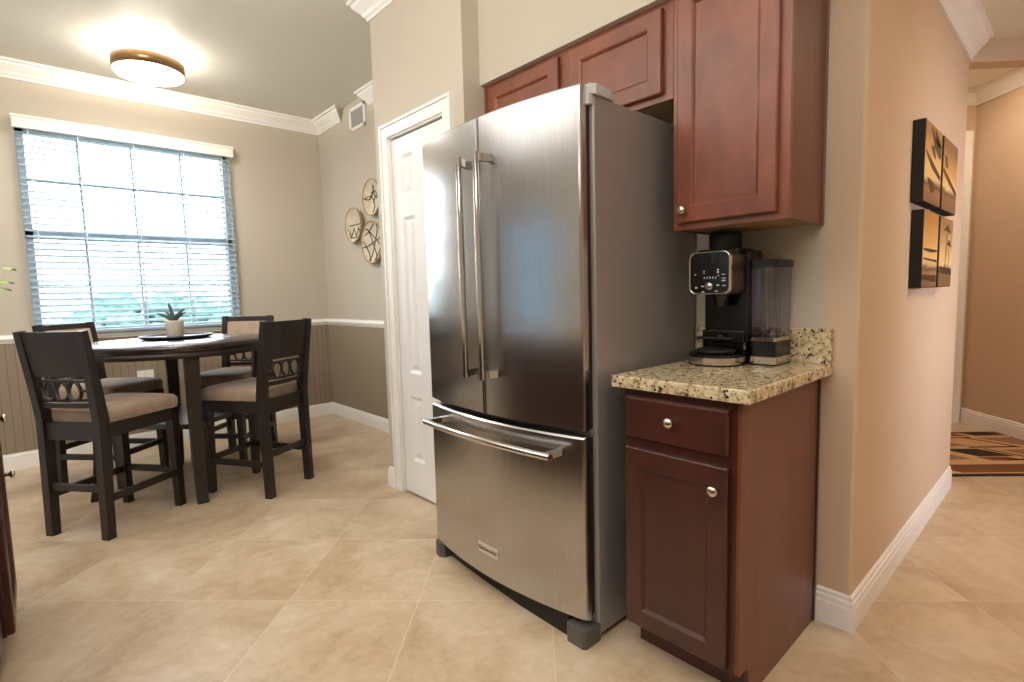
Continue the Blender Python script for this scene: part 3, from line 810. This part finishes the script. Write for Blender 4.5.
q = [TC+Vector((math.cos(ang0+i*math.pi/2), math.sin(ang0+i*math.pi/2), 0))*.43 for i in range(4)]
MB().prism([(p.x, p.y) for p in q], 'z', .43, .46).build('shelf', M['table_wood'], tb)

# tray and succulent
PX, PY = .735, 4.18
tr = MB().lathe([(.0, 0), (.185, 0), (.212, .008), (.216, .022), (.208, .022), (.20, .012), (.0, .012)], (PX, PY, .9365), 56).build('serving_tray', M['tray'])
tag(tr, 'round dark tray in the centre of the dining table under the small plant', 'tray')
su = thing('potted_succulent', 'small succulent in a cream pot on the round tray before the blind', 'plant', (PX-.01, PY, .9488))
MB().lathe([(.0, 0), (.046, 0), (.05, .004), (.055, .10), (.057, .108), (.049, .108), (.048, .095), (.0, .093)], (PX-.01, PY, .949), 28).build('pot', M['pot'], su)
mb = MB()
for dx, dy, dz, w_ in ((-.105, 0, .050, .011), (-.03, .01, .115, .011), (.07, -.015, .072, .012), (.085, .03, .052, .010), (.01, -.05, .04, .010), (-.045, .05, .06, .010)):
    a = Vector((PX-.01, PY, 1.038)); t = a+Vector((dx, dy, dz+.02)); mid = a+Vector((dx*.45, dy*.45, dz*1.05+.012))
    Pp = [a*(1-s)**2+mid*2*s*(1-s)+t*s*s for s in [i/8 for i in range(9)]]
    mb.tube(Pp, [w_*k for k in (.6, .8, .95, 1, .95, .85, .65, .4, .08)], 8)
mb.build('leaves', M['leaf'], su)

# ------------------------------------------------------------------ chairs (local: faces +x)
def make_chair():
    r_ = thing('dining_chair', 'chair', 'chair', (0, 0, 0), 'counter-height chairs around the dining table')
    es = M['espresso']
    def back_x(z):    # rear post centre line
        return -.205-.014*(1-z/.6) if z < .6 else -.205-.066*((z-.6)/.46)**1.15
    for s in (-1, 1):
        zs = (0, .15, .35, .6, .72, .85, .97, 1.055)
        MB().bar([(back_x(z), s*(.172+.012*max(0, (z-.6)/.46)), z) for z in zs], [.042]*8, [.044, .046, .05, .056, .050, .044, .038, .032], (0, 1, 0)).build('leg', es, r_)
        MB().bar([(.218, s*.180, 0), (.213, s*.179, .3), (.210, s*.178, .58)], [.038, .044, .05], [.038, .044, .05], (0, 1, 0)).build('leg', es, r_)
    mb = MB().box(.19, .226, -.17, .17, .515, .588, .003).box(-.22, -.19, -.165, .165, .50, .588, .003)
    for s in (-1, 1): mb.bar([(-.19, s*.183, .548), (.20, s*.188, .55)], .026, .07, (0, 1, 0))
    mb.build('seat_frame', es, r_)
    mb = MB(); rings = []
    for z, i in ((.586, .004), (.606, 0), (.636, .0), (.654, .012), (.664, .045), (.668, .11)):
        pts = []
        for cy, cx, a0, rr in ((.222-i, .245-i, 0, .05), (-.222+i, .245-i, 90, .05), (-.195+i, -.185+i, 180, .02), (.195-i, -.185+i, 270, .02)):
            for k_ in range(6):
                a = R(a0+90*k_/5)
                # corners traced front-left, front-right, rear-right, rear-left
                c, s_ = math.cos(a), math.sin(a)
                oy, ox = (c, s_)
                pts.append((cx+(ox*rr if a0 in (0, 90) else ox*rr) - (rr if a0 in (0, 90) else -rr), cy+oy*rr-(rr if cy > 0 else -rr), z))
        rings.append(pts)
    mb.loft(rings, True, True); mb.build('seat', M['seat'], r_)
    # curved top panel
    def slat(z0, z1, t, cx, yw, n=10, nz=4, off=0):
        rings = []
        for j in range(n+1):
            y = -yw+2*yw*j/n; bow = cx*(1-(y/yw)**2)
            fr_ = []; bk = []
            for k_ in range(nz+1):
                z = z0+(z1-z0)*k_/nz; x = back_x(z)-bow+off
                fr_.append((x+t/2, y, z)); bk.append((x-t/2, y, z))
            rings.append(fr_+bk[::-1])
        return MB().loft(rings, True, False)
    slat(.828, 1.052, .020, .018, .182).build('backrest', es, r_)
    slat(.858, 1.015, .024, .018, .150, off=.016).build('back_pad', M['pad'], r_)
    slat(.668, .694, .020, .012, .175, nz=1).build('back_rail', es, r_)
    # chain of rings between two wavy bars
    mb = MB(); zc = .758
    for yc in (-.075, 0, .075):
        P = [(back_x(zc)-.014+.004*math.sin(2*a), yc+.036*math.cos(a), zc+.048*math.sin(a)) for a in [2*math.pi*i/20 for i in range(20)]]
        mb.tube(P, .0085, 8, True)
    for sg in (-1, 1):
        P = [(back_x(zc+sg*.05)-.012*(1-(y/.18)**2), y, zc+sg*(.046+.010*abs(math.cos(y/.075*math.pi/2))*0+.014*(1-abs(y)/.18)*(.3 if sg > 0 else .5))) for y in [-.18+.36*i/16 for i in range(17)]]
        mb.tube(P, .0075, 8)
    for sg in (-1, 1): mb.tube([(back_x(zc)-.012, sg*.111, zc), (back_x(zc), sg*.18, zc)], .008, 8)
    mb.build('back_rings', es, r_)
    for (p0, p1) in (((-.212, -.17, .255), (-.212, .17, .255)), ((.214, -.17, .215), (.214, .17, .215)), ((-.20, -.184, .205), (.205, -.19, .205)), ((-.20, .184, .205), (.205, .19, .205))):
        sd = (1, 0, 0) if abs(p0[0]-p1[0]) < .01 else (0, 1, 0)
        MB().bar([p0, p1], .022, .034, sd).build('stretcher', es, r_)
    return r_
chair = make_chair()
spots = [((.287, 3.545), (.805, .593), 'near left chair with its solid wooden back turned to the camera'),
         ((1.022, 3.522), (-.50, .866), 'near right chair with its carved ring back toward the white door'),
         ((.352, 4.405), (.66, -.75), 'far left chair behind the table, nearest the left side of the window'),
         ((1.09, 4.32), (-.72, -.69), 'far right chair facing the camera with its beige padded back')]
for i, (c, dr_, lab) in enumerate(spots):
    o = chair if i == 0 else copy_tree(chair)
    o.location = (c[0], c[1], 0); o.rotation_euler = (0, 0, math.atan2(dr_[1], dr_[0])); o['label'] = lab

# ------------------------------------------------------------------ ceiling lamp, vent, outlet, baskets, art, rug, downlight
LC = (.742, 4.43)
lp = thing('ceiling_lamp', 'round flush ceiling lamp with bronze band and glowing white diffuser above the table', 'ceiling lamp', (LC[0], LC[1], CZ))
MB().lathe([(.0, 0), (.07, 0), (.07, -.03), (.06, -.034), (.0, -.034)], (LC[0], LC[1], CZ-.0005), 40).build('canopy', M['trim'], lp)
MB().lathe([(.208, 2.746), (.212, 2.744), (.212, 2.818), (.208, 2.820), (.205, 2.818), (.205, 2.75)], (LC[0], LC[1], 0), 64).build('band', M['brass'], lp)
MB().lathe([(.0, 2.712), (.10, 2.715), (.17, 2.722), (.202, 2.734), (.207, 2.743), (.203, 2.752), (.203, 2.810), (.0, 2.812)], (LC[0], LC[1], 0), 64).build('diffuser', M['diffuser'], lp)
for i in range(3):
    a = R(200+120*i); MB().cyl((LC[0]+.13*math.cos(a), LC[1]+.13*math.sin(a), 2.810), (LC[0]+.13*math.cos(a), LC[1]+.13*math.sin(a), CZ-.001), .005, n=8).build('rod', M['brass'], lp)

vt = thing('air_vent', 'white louvred air vent high on the wall between two crown moulding pieces', 'vent', (XD, 4.36, 2.64))
X0 = XD-.012
mb = MB()
vy0, vy1, vz0, vz1 = 4.215, 4.505, 2.635, 2.835
mb.box(X0, XD, vy0, vy0+.03, vz0, vz1, .003).box(X0, XD, vy1-.03, vy1, vz0, vz1, .003).box(X0, XD, vy0, vy1, vz0, vz0+.03, .003).box(X0, XD, vy0, vy1, vz1-.03, vz1, .003)
mb.build('frame', M['trim'], vt)
MB().box(XD-.003, XD-.0005, vy0+.02, vy1-.02, vz0+.02, vz1-.02).build('backing', M['grille_dark'], vt)
mb = MB()
for i in range(11):
    y = vy0+.042+i*(vy1-vy0-.084)/10
    mb.bar([(XD-.007, y, vz0+.03), (XD-.007, y, vz1-.03)], .0016, .010, (.6, 1, 0))
mb.build('louvres', M['louvre'], vt)

ol = thing('wall_outlet', 'white electrical outlet plate on the taupe wall under the window', 'outlet', (.668, YW-.006, .565))
MB().box(.612, .727, YW-.013, YW-.0065, .515, .632, .002).build('plate', M['plate'], ol)
MB().box(.630, .660, YW-.0145, YW-.0125, .535, .612).box(.679, .709, YW-.0145, YW-.0125, .535, .612).build('sockets', M['trim'], ol)

# woven baskets on the dining wall
def basket(y, z, rad, label, pattern, tiltz=0, tilty=0):
    root = thing('wall_basket', label, 'basket', (XD, y, z), 'woven baskets on the dining wall')
    # local axis: -x is out of the wall
    rim = .05
    mb = MB()
    prof = [(.0, .006), (rad*.55, .006), (rad*.8, .012), (rad*.93, .024), (rad*.99, .040), (rad, .045), (rad*.985, .050), (rad*.94, .046), (rad*.86, .034), (rad*.7, .024), (rad*.4, .020), (.0, .020)]
    mb.lathe(prof, (XD-.002, y, z), 48, (-1, 0, 0))
    body = mb.build('bowl', M['basket'], root)
    mb = MB(); P = [(XD-.050, y+rad*.985*math.cos(a), z+rad*.985*math.sin(a)) for a in [2*math.pi*i/48 for i in range(48)]]
    mb.tube(P, .0055, 8, True); mb.build('rim', M['basket_rim'], root)
    # dark woven lines lying on the inner face
    def face_x(yy, zz):
        q_ = math.hypot(yy, zz)/rad
        tab = [(0, .020), (.4, .020), (.7, .024), (.86, .034), (.94, .046), (1, .05)]
        for (a, xa), (b, xb_) in zip(tab, tab[1:]):
            if q_ <= b: return XD-.002-(xa+(xb_-xa)*(q_-a)/(b-a))-.0022
        return XD-.053
    mb = MB()
    for line in pattern:
        pts = []
        for (a0, b0), (a1, b1) in zip(line, line[1:]):
            for i in range(8):
                s = i/8; pts.append(((a0+(a1-a0)*s)*rad, (b0+(b1-b0)*s)*rad))
        pts.append((line[-1][0]*rad, line[-1][1]*rad))
        pts = [p for p in pts if math.hypot(*p) < rad*.93]
        if len(pts) > 1: mb.bar([(face_x(a, b), y+a, z+b) for a, b in pts], .009, .003, (0, .7, .7) if abs(pts[0][0]-pts[-1][0]) > abs(pts[0][1]-pts[-1][1]) else (0, 1, .2))
    mb.build('woven_pattern', M['basket_dark'], root)
    return root
def ringpts(cx, cy, r_, a0, a1, n=10): return [(cx+r_*math.cos(R(a0+(a1-a0)*i/n)), cy+r_*math.sin(R(a0+(a1-a0)*i/n))) for i in range(n+1)]
basket(4.10, 2.012, .150, 'upper round woven basket with dark crossing loops on the dining wall',
       [ringpts(-.55, .45, .55, 180, 380), ringpts(.6, .5, .55, 150, 330), ringpts(-.5, -.5, .6, 20, 200), ringpts(.55, -.45, .6, 0, 220), ringpts(0, .0, .38, 0, 150)])
basket(4.455, 1.822, .152, 'left round woven basket, pale with a dark zigzag along its lower half',
       [[(-.9, -.15), (-.6, -.6), (-.35, -.15), (-.05, -.65), (.2, -.15), (.5, -.65), (.85, -.1)], [(-.95, .02), (.95, .02)], [(-.7, -.7), (.7, -.72)]])
basket(4.13, 1.643, .178, 'lowest and largest round woven basket with dark star lines on the dining wall',
       [[(-.9, .25), (.9, -.2)], [(-.85, -.35), (.6, .7)], [(-.5, .78), (.35, -.86)], [(.55, .75), (-.35, -.85)], [(-.2, .9), (.9, .3)], [(-.9, 0), (-.1, -.9)], [(.2, -.9), (.92, .1)]])

# four canvas prints on the hall wall
def canvas(x0, x1, z0, z1, key, label, marks, depth=.042):
    root = thing('canvas_print', label, 'picture', ((x0+x1)/2, YH, z0), 'canvas prints on the hall wall')
    MB().box(x0, x1, YH-depth, YH-.001, z0, z1, .002).build('stretcher_frame', M['canvas_black'], root)
    MB().box(x0+.003, x1-.003, YH-depth-.0012, YH-depth+.0005, z0+.003, z1-.003).build('print', M[key], root)
    mb = MB()
    for pl in marks:
        P = [(x0+(x1-x0)*a, YH-depth-.0016, z0+(z1-z0)*b) for a, b, w_ in pl]
        mb.bar(P, [w_ for a, b, w_ in pl], .0006, (0.3, 0, 1))
    if marks: mb.build('print_silhouette', M['print_dark'], root)
    return root
canvas(2.612, 2.945, 1.500, 1.815, 'photo0', 'upper left canvas print with palm leaves over a dark dune line', [[(.05, .62, .012), (.4, .50, .03), (.95, .38, .02)], [(.3, .95, .004), (.55, .80, .04), (.85, .72, .06), (.95, .68, .02)], [(.55, .95, .01), (.65, .86, .05), (.95, .80, .01)], [(.2, .3, .01), (.4, .22, .05), (.6, .2, .02)], [(.35, .72, .01), (.5, .68, .04), (.6, .6, .01)]])
canvas(2.985, 3.335, 1.500, 1.815, 'photo1', 'upper right canvas print, dark sepia slope with faint plants', [[(.02, .55, .02), (.5, .42, .025), (.98, .30, .02)], [(.1, .75, .005), (.2, .68, .05), (.3, .6, .01)]])
canvas(2.645, 2.945, 1.160, 1.472, 'photo2', 'lower left canvas print with sunlit surf lines', [[(.05, .5, .008), (.5, .49, .016), (.95, .5, .008)], [(.05, .38, .006), (.95, .36, .012)], [(.0, .14, .02), (.95, .12, .03)]])
canvas(2.985, 3.300, 1.160, 1.472, 'photo3', 'lower right canvas print with palm trunks on a beach', [[(.45, .25, .012), (.5, .6, .010), (.55, .85, .008)], [(.3, .82, .005), (.55, .87, .03), (.8, .80, .005)], [(.7, .2, .01), (.72, .62, .008)], [(.55, .62, .004), (.72, .66, .025), (.9, .6, .004)], [(.02, .25, .03), (.98, .22, .03)]])

# rug in the foyer, laid parallel to the angled wall
def uv(u, v): return (4.10+(u+v)*s2, .478+(v-u)*s2)      # u toward the lower right, v away from the camera
rg = thing('area_rug', 'brown, tan and black rug of slanted blocks on the foyer floor', 'rug', (4.9, .2, 0))
def ruglayer(name, mat, quads, z0, z1):
    mb = MB()
    for q_ in quads: mb.prism([uv(*p) for p in q_], 'z', z0, z1)
    return mb.build(name, mat, rg)
U0, U1, V0, V1 = -.05, 1.9, 0, .97
ruglayer('border', M['rug_dark'], [[(U0, V0), (U1, V0), (U1, V1), (U0, V1)]], .001, .008)
ruglayer('field', M['rug_tan'], [[(U0+.0, V0+.03), (U1-.03, V0+.03), (U1-.03, V1-.03), (U0, V1-.03)]], .0082, .009)
bb, dd, tt = [], [], []
def para(lst, u0, u1, v0, v1, k):        # slanted block; k = sideways lean over its height
    if u1 > U0+.02 and u0 < U1-.06:
        c_ = lambda u: min(max(u, U0+.004), U1-.034)
        q_ = [(c_(u0), v0), (c_(u1), v0), (c_(u1+k), v1), (c_(u0+k), v1)]
        if q_[1][0]-q_[0][0] > .01 or q_[2][0]-q_[3][0] > .01: lst.append(q_)
para(bb, .05, U1, .045, .195, -.12)
for n_ in range(-1, 5):
    o = n_*.62
    para(dd, o+.10, o+.125, .27, .53, -.16); para(tt, o+.16, o+.32, .30, .50, -.13)
    para(dd, o+.40, o+.64, .36, .53, -.12); para(bb, o+.42, o+.62, .27, .345, -.05); para(dd, o-.10, o+.06, .27, .30, -.02)
    para(dd, o-.12, o+.21, .555, .580, 0); para(dd, o+.21, o+.235, .555, .82, -.20); para(tt, o+.28, o+.52, .60, .80, -.16)
    para(bb, o-.25, o+.10, .86, .94, -.07); para(dd, o+.16, o+.36, .86, .94, -.06); para(dd, o-.25, o+.08, .80, .82, 0)
ruglayer('brown_blocks', M['rug_brown'], bb, .0092, .010)
ruglayer('taupe_blocks', M['rug_taupe'], tt, .0092, .010)
ruglayer('black_blocks', M['rug_dark'], dd, .0092, .010)

dlt = thing('recessed_downlight', 'small glowing recessed light in the foyer ceiling by the hall corner', 'ceiling lamp', (5.03, .628, FZ))
MB().lathe([(.045, -.004), (.07, -.006), (.072, 0), (.045, 0)], (5.03, .628, FZ), 28).build('trim_ring', M['trim'], dlt)
MB().lathe([(.0, -.004), (.046, -.004), (.046, -.0005), (.0, -.0005)], (5.03, .628, FZ), 28).build('lens', M['downlight'], dlt)

# ------------------------------------------------------------------ light
def area(name, loc, target, sx, sy, power, col):
    l = bpy.data.lights.new(name, 'AREA'); l.shape = 'RECTANGLE'; l.size = sx; l.size_y = sy; l.energy = power; l.color = col
    o = bpy.data.objects.new(name, l); COL.objects.link(o); o.location = loc
    o.rotation_euler = (Vector(target)-Vector(loc)).to_track_quat('-Z', 'Y').to_euler(); return o
def point(name, loc, power, col, rad=.1):
    l = bpy.data.lights.new(name, 'POINT'); l.energy = power; l.color = col; l.shadow_soft_size = rad
    o = bpy.data.objects.new(name, l); COL.objects.link(o); o.location = loc; return o
W = bpy.data.worlds.new('sky'); scn.world = W; W.use_nodes = True
nt = W.node_tree; bg = nt.nodes['Background']
tc = nt.nodes.new('ShaderNodeTexCoord'); sp = nt.nodes.new('ShaderNodeSeparateXYZ'); nt.links.new(tc.outputs['Generated'], sp.inputs[0])
nt.links.new(ramp(nt, sp.outputs[2], [(.0, (.90, .97, 1, 1)), (.45, (.86, .94, 1, 1))]), bg.inputs['Color'])
bg.inputs['Strength'].default_value = 10.0
def portal(loc, target, sx, sy):
    o = area('sky_portal', loc, target, sx, sy, 1, (1, 1, 1)); o.data.cycles.is_portal = True
portal(((WX0+WX1)/2, YW+.2, (WZ0+WZ1)/2), ((WX0+WX1)/2, 0, (WZ0+WZ1)/2), 1.5, 1.6)
portal((XL-.2, 4.0, 1.1), (0, 4.0, 1.1), 2.1, 2.4)
# broad fill added along the unseen kitchen ceiling, dining lamp, hall lights
area('kitchen_ceiling_fill', (-1.3, 2.9, CZ-.02), (-1.3, 2.9, 0), 2.6, 2.2, 46, (1, .97, .93))
area('kitchen_ceiling_fill', (-1.3, .1, CZ-.02), (-1.3, .1, 0), 2.6, 1.8, 50, (1, .97, .93))
area('kitchen_ceiling_fill', (.8, -1.5, CZ-.02), (.8, -1.5, 0), .6, .6, 14, (1, .94, .88))
# uplights added over the island to brighten the ceiling, no lamp known there
for y in (.4, 1.6): area('ceiling_fill_uplight', (-.55, y, 1.95), (-.35, y+.5, 3), .35, .35, 38, (1, .96, .90))
for i in range(4):
    a = R(45+90*i)
    point('dining_lamp_glow', (LC[0]+.12*math.cos(a), LC[1]+.12*math.sin(a), 2.846), 10.5, (1, .91, .77), .02)
area('dining_lamp_light', (LC[0], LC[1], 2.69), (LC[0], LC[1], 0), .36, .36, 18, (1, .95, .88))
area('hall_ceiling_light', (2.9, -.7, HZ-.02), (2.9, -.7, 0), .4, .4, 17, (1, .78, .56))
area('foyer_downlight', (5.03, .628, FZ-.02), (5.03, .628, 0), .1, .1, 5, (1, .82, .62))
area('foyer_fill', (4.6, .1, FZ-.02), (4.6, .1, 0), .3, .3, 9, (1, .84, .68))  # unseen fill, added to even out the light in the foyer
dl_ = area('hall_daylight', (2.75, -2.2, 1.2), (3.6, .5, 1.0), .5, 1.8, 12, (.80, .86, 1))
dl_.data.spread = R(55)

scn.view_settings.view_transform = 'Standard'
scn.view_settings.look = 'None'
scn.view_settings.exposure = 0.0
scn.cycles.use_denoising = True
scn.cycles.max_bounces = 10; scn.cycles.diffuse_bounces = 5; scn.cycles.transparent_max_bounces = 16
scn.cycles.sample_clamp_indirect = 6
